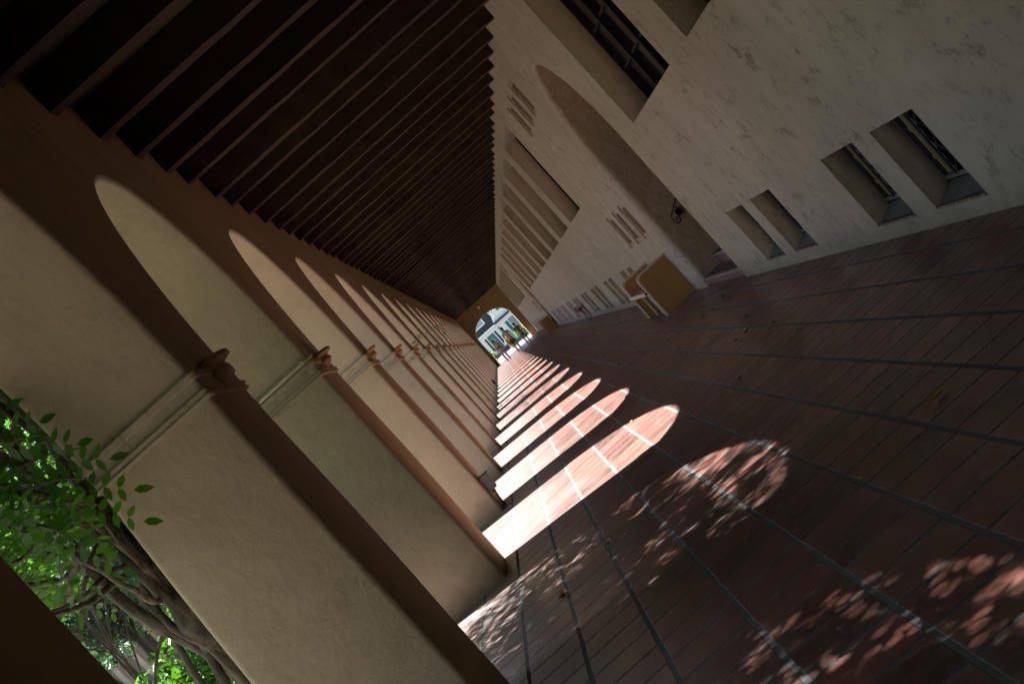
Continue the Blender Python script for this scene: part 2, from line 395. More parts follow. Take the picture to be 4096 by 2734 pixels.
# ------------------------------------------------------------------ ceiling with beams
T = thing('beamed_ceiling', 'dark timber ceiling with close-set cross beams over the covered walk', 'ceiling')
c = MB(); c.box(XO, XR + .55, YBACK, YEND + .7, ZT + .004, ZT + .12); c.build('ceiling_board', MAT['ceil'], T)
bmh = MB(); rows = []
L = XR - XL + .10
for i in range(16):
    x = XL - .05 + L*i/15; j = [random.uniform(-.004, .004) for _ in range(4)]
    rows.append([(x, 0 + j[0], ZB + j[1]*1.3), (x, .14 + j[2], ZB + j[3]*1.3), (x, .14, ZT), (x, 0, ZT)])
bmh.grid(rows, True); b0 = bmh.build('beam', MAT['beam'], T)
nb = 0
for k in range(-15, 86):
    y = 8.495 + .9945*k
    if y > YEND - .2: break
    o = b0 if k == -15 else b0.copy()
    if k != -15: COL.objects.link(o); o.parent = T
    o.location = (0, y + random.uniform(-.02, .02), random.uniform(-.008, .008)); o.rotation_euler = (random.uniform(-.03, .03), 0, random.uniform(-.004, .004)); nb += 1
    if nb >= 100: break

# ------------------------------------------------------------------ right-hand building wall
ops = []           # (y0, y1, z0, z1, kind)
wins = [(7.27, 10.26), (11.27, 14.28), (3.2, 6.2), (-.85, 2.2)] + [(23.4 + 4.06*k, 26.32 + 4.06*k) for k in range(9)] + [(68.6 + 4.05*k, 71.5 + 4.05*k) for k in range(6)]
for a, b in wins:
    ops.append((a, b, 2.11, 4.06, 'win'))
    for q in (.5, 1.79): ops.append((b - q - .87, b - q, .12, .77, 'slit'))
for base in (21.7, 67.25):
    for k in range(3):
        ops.append((base - .98*k - .62, base - .98*k, 1.02, 1.65, 'vent')); ops.append((base - .98*k - .62, base - .98*k, 3.41, 4.04, 'vent'))
    ops.append((base - .80, base - .72, 1.68, 1.90, 'slot'))
doors = [(15.42, 18.30), (60.9, 63.78)]
DTH = .62
bw = thing('building', 'scuffed white stucco building wall with deep windows lining the right of the walk', 'building')
ys = sorted({YBACK, YEND} | {v for o in ops for v in o[:2]} | {v for d in doors for v in (d[0] - .05, d[1] + .12)})
zsb = sorted({0, ZT} | {v for o in ops for v in o[2:4]} | {3.70})
wm = MB()
for i in range(len(ys)-1):
    for j in range(len(zsb)-1):
        yc, zc = (ys[i]+ys[i+1])/2, (zsb[j]+zsb[j+1])/2
        if any(o[0] < yc < o[1] and o[2] < zc < o[3] for o in ops): continue
        if any(d[0] - .05 < yc < d[1] + .12 and zc < 3.70 for d in doors): continue
        wm.quad((XR, ys[i], zsb[j]), (XR, ys[i+1], zsb[j]), (XR, ys[i+1], zsb[j+1]), (XR, ys[i], zsb[j+1]))
DEP = {'win': .29, 'slit': .17, 'vent': .05, 'slot': .12}
for (a, b, c0, c1, kd) in ops:
    x2 = XR + {'win': .30, 'slit': .165, 'vent': .034, 'slot': .10}[kd]
    wm.quad((XR, a, c0), (x2, a, c0), (x2, a, c1), (XR, a, c1)); wm.quad((XR, b, c0), (x2, b, c0), (x2, b, c1), (XR, b, c1))
    wm.quad((XR, a, c1), (x2, a, c1), (x2, b, c1), (XR, b, c1)); wm.quad((XR, a, c0), (x2, a, c0), (x2, b, c0), (XR, b, c0))
    if kd == 'slot': wm.quad((x2, a, c0), (x2, b, c0), (x2, b, c1), (x2, a, c1))
# arched doorways: rounded far arris, crisp near arris
for (a, b) in doors:
    yc, Rd = (a+b)/2, (b-a)/2; NA = 28; zsd = 2.14
    path = [(b, z, 1, 0) for z in (0, .4, .8, 1.2, 1.7)] + [(yc + Rd*math.cos(math.pi*i/NA), zsd + Rd*math.sin(math.pi*i/NA), math.cos(math.pi*i/NA), math.sin(math.pi*i/NA)) for i in range(NA+1)] + [(a, z, -1, 0) for z in (1.7, 1.0, 0)]
    prof = []
    for aa in (0, 15, 30, 45, 60, 75, 90): prof.append((1-math.sin(R_(aa)), 1-math.cos(R_(aa))))
    rows = []; outer = []
    for (y, z, ny, nz) in path:
        r = .02 + .085*max(0, (ny+1)/2)**1.5
        rows.append([(XR + r*q[1], y + ny*r*q[0], z + nz*r*q[0]) for q in prof] + [(XR + .5, y, z), (XR + 1.6, y, z)])
        outer.append((y + ny*r, z + nz*r))
    wm.grid(rows)
    i0 = 5; arc = outer[i0:i0+NA+1]
    for i in range(NA):
        (ya, za), (yb, zb) = arc[i], arc[i+1]
        wm.quad((XR, ya, za), (XR, yb, zb), (XR, yb, 3.70), (XR, ya, 3.70))
    wm.quad((XR, arc[0][0], 0), (XR, b + .12, 0), (XR, b + .12, 3.70), (XR, arc[0][0], 3.70))
    wm.quad((XR, arc[-1][0], 0), (XR, a - .05, 0), (XR, a - .05, 3.70), (XR, arc[-1][0], 3.70))
wm.v = [v for v in wm.v]
wo_ = wm.build('wall', MAT['wall'], bw)
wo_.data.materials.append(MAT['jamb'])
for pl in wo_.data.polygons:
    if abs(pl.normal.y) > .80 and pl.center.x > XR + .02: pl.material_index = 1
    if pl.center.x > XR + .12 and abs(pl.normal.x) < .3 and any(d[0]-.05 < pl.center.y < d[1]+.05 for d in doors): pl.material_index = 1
    if abs(pl.normal.y) > .3 and pl.center.x > XR + .02 and pl.center.x < XR+.35: pl.use_smooth = True
bk = MB(); bk.box(XR + 2.2, XR + 2.3, YBACK, YEND, 0, ZT); bk.box(XR + .64, XR + .70, YBACK, doors[0][0]-.03, 0, ZT); bk.box(XR + .64, XR + .70, doors[0][1]+.03, doors[1][0]-.03, 0, ZT); bk.box(XR + .64, XR + .70, doors[1][1]+.03, YEND, 0, ZT)
bk.box(XR, XR + 2.3, YBACK, YEND, ZT + .125, ZT + .3)
bk.build('inner_wall', MAT['dark'], bw)
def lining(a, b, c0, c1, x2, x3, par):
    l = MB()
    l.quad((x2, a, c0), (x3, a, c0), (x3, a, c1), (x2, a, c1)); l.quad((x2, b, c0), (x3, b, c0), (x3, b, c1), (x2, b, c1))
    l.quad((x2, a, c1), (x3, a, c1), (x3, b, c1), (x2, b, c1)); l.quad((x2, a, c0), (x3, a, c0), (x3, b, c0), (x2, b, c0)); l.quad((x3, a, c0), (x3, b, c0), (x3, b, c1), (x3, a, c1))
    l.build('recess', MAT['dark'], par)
def casement(a, b):
    W = MB(); x = XR + .29; z0, z1 = 2.11, 4.06
    fr = MB(); tt = .055
    for (ya, yb) in ((a, a+tt), (b-tt, b)): fr.box(x, x+.09, ya, yb, z0, z1)
    fr.box(x, x+.09, a+tt, b-tt, z0, z0+tt); fr.box(x, x+.09, a+tt, b-tt, z1-tt, z1)
    n = 4; ww = (b-a-2*tt)/n
    o = fr.build('window', MAT['frame'], bw)
    for i in range(1, n): st = MB(); st.box(x-.01, x+.06, a+tt+ww*i-.03, a+tt+ww*i+.03, z0+tt, z1-tt); st.build('mullion', MAT['frame'], o)
    lining(a, b, z0, z1, XR+.382, XR+.60, o)
    for k in range(1, 4):
        mt = MB(); mt.box(x+.015, x+.045, a+tt, b-tt, z0+(z1-z0)*k/4-.012, z0+(z1-z0)*k/4+.012); mt.build('glazing_bar', MAT['frame'], o)
    gl = MB(); gl.box(x+.047, x+.055, a+tt, b-tt, z0+tt, z1-tt); gl.build('pane', MAT['glass'], o)
def slit(a, b, rich):
    z0, z1 = .12, .77; x = XR + .16; w_ = b-a
    fr = MB(); fr.box(x, x+.03, a, b, z1-.035, z1); fr.box(x, x+.03, a, b, z0+.10, z0+.13)
    fr.box(x, x+.03, a, a+.03, z0+.13, z1-.035); fr.box(x, x+.03, b-.03, b, z0+.13, z1-.035)
    o = fr.build('basement_window', MAT['gframe'], bw)
    if rich:
        br = MB(); br.tube([(x+.05, b-.055, z0+.1), (x+.05, b-.055, z1)], .022, 10)
        br.tube([(x+.05, b-.055, z0+.25), (x+.05, b-.055, z0+.28)], .030, 10); br.tube([(x+.05, b-.055, z0+.48), (x+.05, b-.055, z0+.51)], .030, 10)
        br.build('bar', MAT['tan'], o)
        b2 = MB(); b2.box(x+.03, x+.05, b-.20, b-.125, z0+.13, z1-.035); b2.build('bar', MAT['gframe'], o)
        b3 = MB(); b3.tube([(x, b-.24, z0+.12), (x, b-.24, z1)], .009); b3.tube([(x, b-.42, z0+.12), (x, b-.42, z1)], .009)
        pts = [(x, b-.33 + .08*math.sin(6.28*i/12), z0+.16+.5*i/16) for i in range(17)]; b3.tube(pts, .006, 6)
        pts = [(x, b-.33 - .08*math.sin(6.28*i/12), z0+.16+.5*i/16) for i in range(17)]; b3.tube(pts, .006, 6)
        b3.build('scroll_grille', MAT['iron'], o)
    sl_ = MB(); n = len(sl_.v)
    sl_.quad((XR+.012, a, z0+.004), (XR+.012, b, z0+.004), (x+.02, b, z0+.085), (x+.02, a, z0+.085)); sl_.build('sill', MAT['sill'], o)
    sb = MB(); sb.box(XR-.006, XR+.011, a, b, z0-.0, z0+.018); sb.build('brick_edge', MAT['sillbrick'], o)
    lining(a, b, z0, z1, x+.02, x+.42, o)
    gl = MB(); gl.box(x+.30, x+.31, a, b, z0+.0, z1); gl.build('pane', MAT['glass'], o)
def vent(a, b, z0, z1):
    x = XR + .022; m_ = .075
    fr = MB(); fr.box(x, x+.012, a, b, z0, z0+m_); fr.box(x, x+.012, a, b, z1-m_, z1); fr.box(x, x+.012, a, a+.05, z0+m_, z1-m_); fr.box(x, x+.012, b-.05, b, z0+m_, z1-m_)
    nb_ = 5; w_ = (b-a-.1)/nb_
    for i in range(nb_+1):
        yc = a + .05 + w_*i; rows = []
        for s_ in range(25):
            z = z0+m_ + (z1-z0-2*m_)*s_/24; ph = math.sin(2*math.pi*s_/8) * (1 if i % 2 else -1) * w_*.33
            rows.append([(x+.003, yc+ph-.016, z), (x+.003, yc+ph+.016, z), (x+.008, yc+ph+.016, z), (x+.008, yc+ph-.016, z)])
        fr.grid(rows, True)
    o = fr.build('vent_grille', MAT['vent'], bw); lining(a, b, z0, z1, XR+.034, XR+.2, o)
for (a, b, c0, c1, kd) in ops:
    if kd == 'win': casement(a, b)
    elif kd == 'slit': slit(a, b, b < 16)
    elif kd == 'vent': vent(a, b, c0, c1)
    # slot stays an empty recess
for (a, b) in doors:
    st = MB(); st.box(XR+.05, XR+.36, a+.003, b-.003, 0.001, .12); st.build('step', MAT['brick'], bw)
    st = MB(); st.box(XR+.35, XR+1.5, a+.003, b-.003, .121, .29); st.build('step', MAT['brick'], bw)
    dd = MB(); dd.box(XR+1.5, XR+1.56, a-.02, b+.02, .0, 3.75); dd.build('door', MAT['frame'], bw)
# ledge line above the far windows
lg = MB(); lg.box(XR-.018, XR-.002, 22.9, YEND, 4.085, 4.10); lg.build('plaster_bead', MAT['wall'], bw)

# handrail in the doorway
T = thing('handrail', 'black iron handrail end with a scroll in the arched doorway by the steps', 'handrail', (2.88, 18.28, .95))
h = MB(); y_ = -.075
h.box(.0, .0, 0, 0, 0, 0); h = MB()
pts = [(.35, y_, .33), (.12, y_, .17), (.0, y_, .09), (-.012, y_, .02)]
for i in range(22):
    a = math.pi + i*.33; r = .052 - .0019*i
    pts.append((.04 + r*math.cos(a), y_, .0 + r*math.sin(a)))
h.tube(pts, .0085, 8); h.build('rail', MAT['iron'], T)
h = MB(); h.box(.09, .17, -.012, .012, .02, .12); h.tube([(.13, -.01, .07), (.13, y_, .12), (.13, y_, .175)], .008, 6); h.build('wall_bracket', MAT['iron'], T)

# ------------------------------------------------------------------ end wall and what closes the walk behind
def superarc(cx, hw, zs, rise, n, N_=40):
    q = []
    for i in range(N_+1):
        a = math.pi*i/N_; c_, s_ = math.cos(a), math.sin(a)
        q.append((cx + hw*math.copysign(abs(c_)**(2/n), c_), zs + rise*abs(s_)**(2/n)))
    return q
T = thing('end_wall', 'ochre stucco end wall with a round arched exit at the far end of the walk', 'wall', (0, 0, 0))
e = MB(); arc = superarc(.62, 1.49, 2.15, 1.19, 2.15)
for y in (YEND, YEND + .75):
    for i in range(len(arc)-1): e.quad((arc[i][0], y, arc[i][1]), (arc[i+1][0], y, arc[i+1][1]), (arc[i+1][0], y, ZT), (arc[i][0], y, ZT))
    e.quad((2.11, y, 0), (XR+.3, y, 0), (XR+.3, y, ZT), (2.11, y, ZT)); e.quad((-.87, y, 0), (-1.9, y, 0), (-1.9, y, ZT), (-.87, y, ZT))
e.build('wall', MAT['endwall'], T)
e = MB(); rows = [[(x, YEND, z), (x, YEND+.75, z)] for x, z in [(2.11, 0)] + arc + [(-.87, 0)]]; e.grid(rows); e.build('arch_soffit', MAT['reveal'], T, angle=40)
e = MB()
for x0, x1 in ((-1.13, -.855), (2.095, XR)): e.box(x0, x1, YEND-.03, YEND-.002, 2.09, 2.17)
e.build('impost', MAT['endwall'], T)
s = MB(); s.box(-2.0, XR + .6, YBACK - .2, YBACK, 0, ZT + .1)  # unseen, added to keep light from entering behind the viewpoint
tag(s.build('back_wall', MAT['endwall']), 'plain ochre wall closing the walk behind the viewpoint', 'wall')
T = thing('wall_lamp', 'small pale round lamp on the end wall above the exit arch', 'lamp', (.66, YEND, 4.02))
l = MB(); rows = []
for a in range(0, 181, 20): rows.append([(.115*math.sin(R_(a))*math.cos(R_(b_)), -.13 + .115*math.sin(R_(a))*math.sin(R_(b_)), -.02 + .115*math.cos(R_(a))) for b_ in range(0, 360, 30)])
l.grid(rows, True); l.build('globe', MAT['white'], T, smooth=True)
l = MB(); l.box(-.03, .03, -.13, 0, .08, .12); l.build('bracket', MAT['frame'], T)

# ------------------------------------------------------------------ benches
def rounded_panel(x0, x1, z1, y, th, r=.09, inset=0):
    """outline in XZ, top front corner rounded"""
    q = [(x1, 0), (x1, z1 - inset)]
    for i in range(7):
        a = R_(90 + 15*i); q.append((x0 + r + inset + (r)*math.cos(a), z1 - inset - r + r*math.sin(a)))
    q.append((x0 + inset, 0)); return q
def bench(loc, label, full=True):
    T = thing('bench', label, 'bench', loc, 0, 'tan benches against the stucco wall')
    D = .54; Lb = 2.34
    for i, yy in enumerate((0, Lb - .07)):
        m = MB(); q = rounded_panel(-D, 0, .715, 0, .07, inset=.026)
        n = len(q); m.v += [(x, yy + .006, z) for x, z in q] + [(x, yy + .062, z) for x, z in q]
        m.f.append(tuple(range(n))); m.f.append(tuple(reversed(range(n, 2*n))))
        for k in range(n): m.f.append((k, (k+1) % n, n + (k+1) % n, n + k))
        p = m.build('end_panel', MAT['benchtan'], T)
        m = MB(); o_ = rounded_panel(-D, 0, .715, 0, .07)[1:]; i_ = rounded_panel(-D, 0, .715, 0, .07, inset=.028)[1:]
        rows = []
        for (ax, az), (bx, bz) in zip(o_, i_): rows.append([(ax, yy, az), (ax, yy+.068, az), (bx, yy+.068, bz), (bx, yy, bz)])
        m.grid(rows, True); m.build('edge_trim', MAT['benchedge'], p, angle=50)
    m = MB(); m.box(-D + .005, 0, .066, Lb - .074, .42, .445); m.build('seat', MAT['benchtan'], T)
    m = MB(); rows = []
    for yy in (.066, Lb - .074): rows.append([(-D - .012 + .028*math.cos(R_(a)), yy, .43 + .028*math.sin(R_(a))) for a in range(0, 360, 30)])
    m.grid(rows, True); m.box(-D+.02, -D+.04, .066, Lb-.074, .375, .405); m.build('seat_edge', MAT['benchedge'], T, angle=50)
    for yy in (.78, 1.56):
        m = MB(); m.box(-D+.06, -D+.08, yy, yy+.05, .0, .41); m.box(-.10, -.08, yy, yy+.05, .0, .41); m.build('leg', MAT['benchedge'], T)
    return T
bench((XR - .012, 19.33, 0), 'tan wooden bench with rounded end panels near the arched doorway')
bench((XR - .012, 63.45, 0), 'distant brownish bench with end panels beyond the far doorway')

# ------------------------------------------------------------------ hose valve
T = thing('fire_hose_valve', 'red hose valve with black handwheel and looped black hose on the white wall', 'valve', (XR, 39.7, .42))
m = MB(); m.tube([(-.02, 0, .03), (-.19, 0, .0)], .026, 10); m.tube([(-.17, 0, .05), (-.17, 0, -.08)], .042, 10); m.build('valve_body', MAT['red'], T, angle=40)
m = MB(); m.tube([(-.19, 0, .0), (-.25, 0, .02)], .012, 8)
m.tube([(-.235 + .0*math.cos(a), -.03 + .075*math.cos(a), .05 + .075*math.sin(a)) for a in [i*2*math.pi/20 for i in range(21)]], .010, 6)
m.tube([(-.235 + .07*math.cos(a), -.05, .06 + .075*math.sin(a)) for a in [i*2*math.pi/20 for i in range(21)]], .010, 6)
for a in (0.4, 2.5, 4.6): m.tube([(-.235, -.05, .06), (-.235 + .07*math.cos(a), -.05, .06 + .075*math.sin(a))], .006, 5)
m.build('handwheel', MAT['iron'], T, smooth=True)
m = MB(); m.box(-.07, -.0, -.05, .05, -.03, .10); m.tube([(-.16, 0, -.09), (-.13, 0, -.18)], .035, 10); m.build('coupling', MAT['grey'], T)
m = MB(); m.box(-.235, -.195, -.05, -.03, -.07, -.015); m.build('tag', MAT['yellow'], T)
m = MB()
q = [(-.03, -.02, -.02), (-.0, -.04, -.12), (.0, -.05, -.25), (-.03, -.06, -.34), (-.08, -.06, -.385), (-.14, -.06, -.38), (-.16, -.04, -.32), (-.14, -.01, -.24), (-.128, 0, -.18)]
q = [(x-.02, y, z) for x, y, z in q]
m.tube(q, .013, 8); m.build('hose', MAT['hose'], T, smooth=True)

# ------------------------------------------------------------------ electrical box and conduits on the piers
y3 = P0 + PITCH*3
T = thing('electrical_box', 'grey metal electrical box with a bent conduit low on the fourth pier', 'electrical box', (XL, y3 + .18, 0))
m = MB(); m.box(.005, .10, -.02, .17, .22, .40); m.build('box_body', MAT['grey'], T)
m = MB(); m.box(.10, .106, -.012, .162, .226, .392); m.box(.0, .125, -.03, .18, .40, .408); m.build('cover', MAT['gframe'], T)
m = MB(); m.tube([(.05, .03, .22), (.05, .03, .17), (.04, .07, .12), (.03, .15, .06), (.03, .22, .0)], .011, 8); m.tube([(.05, .03, .22), (.05, .03, .19)], .02, 8); m.build('conduit', MAT['grey'], T, smooth=True)
T = thing('electrical_box', 'small dark outlet box low on a distant pier', 'electrical box', (XL, P0 + PITCH*12 + .3, 0))
m = MB(); m.box(.0, .09, 0, .16, .22, .40); m.box(.0, .10, -.01, .17, .40, .41); m.build('box_body', MAT['gframe'], T)
m = MB(); m.tube([(.04, .05, .22), (.04, .05, .0)], .012, 8); m.build('conduit', MAT['grey'], T)
y2 = P0 + PITCH*2
T = thing('conduit_pipe', 'thin painted conduit resting along the moulding of the third pier', 'pipe', (XL, y2 - .05, 2.215))
m = MB(); m.tube([(.0, .0, .0), (-.03, -.005, .0), (-.62, -.005, -.005)], .013, 8); m.tube([(0, 0, 0), (.025, .02, .0), (.03, .08, .01)], .013, 8); m.build('pipe', MAT['conduit'], T, smooth=True)
m = MB(); m.box(-.075, -.045, -.022, .0, -.02, .016); m.box(-.52, -.50, -.022, .0, -.02, .035); m.build('clamp', MAT['conduit'], T)

# ------------------------------------------------------------------ leaves
def rotmats(n, tilt=1.0):
    """random frames: columns u (length), v (width), n (normal)"""
    nrm = rng.normal(size=(n, 3)); nrm[:, 2] = abs(nrm[:, 2]) * tilt + .2; nrm /= np.linalg.norm(nrm, axis=1)[:, None]
    u = rng.normal(size=(n, 3)); u -= (u*nrm).sum(1)[:, None]*nrm; u /= np.linalg.norm(u, axis=1)[:, None]
    return u, np.cross(nrm, u), nrm
def leaves(cent, L, W, tilt=1.0, jit=.3):
    """simple two-part folded leaves (6 verts, 2 quads) at the given centres"""
    n = len(cent); u, v, nn = rotmats(n, tilt); s_ = (1 + rng.uniform(-jit, jit, n))[:, None]
    L_, W_ = L*s_, W*s_
    P = [cent - u*L_/2, cent + v*W_/2 + nn*W_*.15 - u*L_*.08, cent + u*L_/2 - nn*L_*.1, cent - v*W_/2 + nn*W_*.15 - u*L_*.08]
    V = np.stack(P, 1).reshape(-1, 3)
    F = (np.arange(n)*4)[:, None] + np.array([0, 1, 2, 3])
    return V, F
def compound(base, direc, up, n_l=7, LL=.062, spread=.045):
    """one pinnate leaf: returns leaflet vertices; base (3,), direc (3,)"""
    d_ = direc/np.linalg.norm(direc); side = np.cross(d_, up); side /= np.linalg.norm(side) + 1e-9; nn = np.cross(side, d_)
    V = []
    for i in range(n_l):
        c0 = base + d_*spread*(i+1.2) - np.array([0, 0, 1])*.0035*(i+1)**1.7
        l = LL*(1 - .06*i) * rng.uniform(.85, 1.15)
        for sg in (-1, 1):
            dr = (side*sg*.92 + d_*.38 + nn*rng.uniform(-.35, .2)); dr /= np.linalg.norm(dr)
            wd = np.cross(dr, nn); wd /= np.linalg.norm(wd); w2 = l*.26
            V += [c0, c0 + dr*l*.26 + wd*w2*.82, c0 + dr*l*.62 + wd*w2*.86 - nn*l*.03, c0 + dr*l - nn*l*.12, c0 + dr*l*.62 - wd*w2*.86 - nn*l*.03, c0 + dr*l*.26 - wd*w2*.82]
    c0 = base + d_*spread*(n_l+1.2) - np.array([0, 0, 1])*.0035*(n_l+1)**1.7
    V += [c0, c0 + d_*LL*.26 + side*LL*.19, c0 + d_*LL*.62 + side*LL*.19, c0 + d_*LL, c0 + d_*LL*.62 - side*LL*.19, c0 + d_*LL*.26 - side*LL*.19]
    return V
def pinnate(cents, LL=.090, spread=.056, **k):
    V = []
    for c_ in cents:
        d_ = rng.normal(size=3); d_[2] = -abs(d_[2])*.6
        V += compound(np.array(c_), d_, np.array([rng.normal()*.5, rng.normal()*.5, 1.0]), LL=LL, spread=spread, **k)
    V = np.array(V); F = (np.arange(len(V)//6)*6)[:, None] + np.arange(6); return V, F

# wisteria growing up the outside of the second pier
T = thing('wisteria_vine', 'thick twisted grey wisteria trunks with green leaves climbing outside the nearest whole pier', 'vine', (-1.965, 6.6, -.12))
def twist(x, y, z0, z1, r0, amp, fr, ph, lean=(0, 0), n=26):
    pts, rr = [], []
    for i in range(n):
        t_ = i/(n-1); z = z0 + (z1-z0)*t_
        pts.append((x + lean[0]*t_ + (.6 if z < 2.2 else 1)*amp*math.sin(fr*t_*6.28 + ph) + .012*math.sin(17*t_+ph), y + lean[1]*t_ + amp*math.cos(fr*t_*6.28 + ph), z))
        rr.append(r0*(1 - .45*t_)*(1 + .22*math.sin(9*t_+ph*2) + .1*math.sin(23*t_+ph)))
    return pts, rr
m = MB()
for a in [(.04, .02, 0, 4.2, .075, .05, .8, 0, (.06, 0)), (-.02, .12, 0, 4.4, .055, .06, 1.1, 2.1, (.04, -.05)), (.05, -.10, 0, 4.3, .042, .05, 1.3, 4.2, (.0, .1)),
          (-.04, -.02, 0, 4.1, .035, .07, .9, 1.1, (-.02, 0)), (-.02, .18, .2, 4.5, .04, .10, 1.6, 3.3, (-.1, .1)), (-.12, .1, .6, 3.6, .03, .08, 1.9, 5.3, (-.18, -.2)),
          (.0, .05, .9, 3.4, .024, .10, 2.3, .6, (-.22, -.3)), (-.05, -.05, .3, 3.9, .022, .12, 1.7, 2.8, (-.05, -.25)), (-.10, .0, 1.0, 3.2, .018, .13, 1.4, 4.0, (-.35, -.2))]:
    p_, r_ = twist(*a); m.tube(p_, r_, 9)
# gnarled burl
p_ = [(.03, -.02, 1.25), (-.01, -.05, 1.33), (-.03, -.06, 1.45), (-.02, -.05, 1.56), (.02, -.02, 1.62)]; m.tube(p_, [.05, .075, .085, .065, .04], 10)
m.build('trunk', MAT['bark'], T, smooth=True)
m = MB()
random.seed(3)
def squiggle(p, d, n, step, r0, bend=.5):
    p = Vector(p); d = Vector(d).normalized(); pts = [p.copy()]; rr = [r0]
    for i in range(n):
        d = (d + Vector((random.uniform(-bend, bend), random.uniform(-bend, bend), random.uniform(-bend, bend)))).normalized(); p = p + d*step
        pts.append(p.copy()); rr.append(r0*(1-.75*(i+1)/n))
    return pts, rr
ends = []
for i in range(34):
    z = random.uniform(1.5, 4.2); pts, rr = squiggle((random.uniform(-.12, .02), random.uniform(-.1, .12), z), (random.uniform(-1, -.1), random.uniform(-.9, .6), random.uniform(-.1, .9)), random.randint(7, 13), .10, random.uniform(.010, .028), .38)
    m.tube(pts, rr, 6); ends += pts[2:]
for j in range(9):    # long tendrils that run level along the wall top
    pts, rr = squiggle((random.uniform(-.1, 0), 0, random.uniform(3.2, 4.6)), (random.uniform(-.3, .0), random.choice([-1, 1]), random.uniform(-.05, .15)), 24, .16, .022, .22)
    pts = [Vector((min(p.x, .12), p.y, p.z)) for p in pts]
    m.tube(pts, rr, 6); ends += pts[3:]
m.build('branches', MAT['bark'], T, smooth=True)
cl = []
for e_ in ends:
    if -2.0 + e_.x > -1.93: e_ = Vector((-.02, e_.y, e_.z))
    for _ in range(1 if e_.z > 2.2 else 0): cl.append((e_.x + rng.normal()*.07 - .03, e_.y + rng.normal()*.08, e_.z + rng.normal()*.07))
# leafy mass outside, higher up and towards the camera: it throws the dappled shade
for _ in range(120):
    c_ = np.array((rng.uniform(-2.4, -.1), rng.uniform(-5.0, 2.3), rng.uniform(3.0, 5.0))); c_[2] += -.5*c_[0]; sg = rng.uniform(.16, .34)
    for q in rng.normal(size=(int(330*sg*sg) + 10, 3)): cl.append(tuple(c_ + q*np.array((sg, sg*1.1, sg*.7))))
for _ in range(31):
    c_ = np.array((rng.uniform(-2.3, -.2), rng.uniform(2.3, 4.5), rng.uniform(3.0, 4.9))); c_[2] += -.4*c_[0]; sg = rng.uniform(.16, .36)
    for q in rng.normal(size=(int(330*sg*sg) + 10, 3)): cl.append(tuple(c_ + q*np.array((sg, sg*1.1, sg*.7))))
cl = [(min(a, -.16) if b > .3 else min(a, .05), b, c_) for a, b, c_ in cl]
for _ in range(20): cl.append((rng.uniform(-.38, -.10), rng.uniform(-.95, -.1), rng.uniform(2.2, 3.0)))
for _ in range(30): cl.append((rng.uniform(-.95, -.25), rng.uniform(-.2, 1.6), rng.uniform(2.05, 2.9)))
V, F = pinnate(cl); raw('foliage', V, F, MAT['wist'], T)
# the spray of leaves reaching into the arch
m = MB(); V = []
for (p0, p1) in (((.00, -.32, 2.60), (.40, -.48, 2.50)), ((.02, -.35, 2.48), (.46, -.42, 2.36)), ((-.10, -.35, 2.74), (.30, -.46, 2.68)), ((.04, -.4, 2.36), (.42, -.44, 2.22)), ((-.2, -.35, 2.86), (.1, -.42, 2.84)), ((.0, -.35, 2.28), (.34, -.38, 2.12)), ((-.05, -.3, 2.42), (.25, -.5, 2.30)), ((-.15, -.3, 2.55), (.12, -.5, 2.44)), ((-.1, -.3, 2.25), (.15, -.4, 2.10)), ((-.25, -.3, 2.70), (-.02, -.45, 2.60))):
    p0 = (p0[0], p0[1] - .27, p0[2]); p1 = (p1[0] - .17, p1[1] - .20, p1[2])
    m.tube([p0, tuple((a+b)/2 + (.02 if i == 2 else 0) for i, (a, b) in enumerate(zip(p0, p1))), p1], [.006, .005, .003], 6)
    V = compound(np.array(p0), np.array(p1)-np.array(p0), np.array([rng.normal()*.2, -1, .25]), n_l=6, LL=.092, spread=.050)
    V = np.array(V); raw('leaf_spray', V, (np.arange(len(V)//6)*6)[:, None] + np.arange(6), MAT['wist'], T)
m.build('leaf_stalks', MAT['bark'], T)

def foliage_thing(name, label, cat, cents, L, W, mat, trunkpts=None, rad=None, group=None, loc=(0,0,0), tilt=1.0, barks=None):
    T = thing(name, label, cat, loc, 0, group)
    V, F = leaves(np.array(cents), L, W, tilt); raw('crown', V, F, MAT[mat], T)
    if trunkpts:
        m = MB()
        for p_, r_ in zip(trunkpts, rad): m.tube(p_, r_, 9)
        m.build('trunk', MAT[barks or 'bark'], T, smooth=True)
    return T
def blobs(n, cx, cy, cz, rx, ry, rz, nb=18, br=.35, shell=.55):
    """points in leaf clumps scattered through an ellipsoid"""
    out = []
    for _ in range(nb):
        d_ = rng.normal(size=3); d_ /= np.linalg.norm(d_); r = rng.uniform(shell, 1)
        c_ = np.array([cx, cy, cz]) + d_*r*np.array([rx, ry, rz]); k = n//nb
        q = rng.normal(size=(k, 3)); q /= np.linalg.norm(q, axis=1)[:, None]; q *= (rng.uniform(0, 1, k)**.45)[:, None]
        out.append(c_ + q*np.array([rx, ry, rz])*br)
    return np.concatenate(out)
# bush by the opening
foliage_thing('bush', 'bright green rounded bush below the wisteria trunks', 'bush', blobs(7500, 0, 0, .90, .66, .6, .66, 34, .38, .5), .062, .040, 'bush',
    [[(0, 0, 0), (.05, 0, .5)], [(0, 0, 0), (-.15, .1, .5)], [(.1, 0, 0), (.2, -.1, .45)]], [.03, .025, .02], loc=(-2.86, 9.2, -.12))
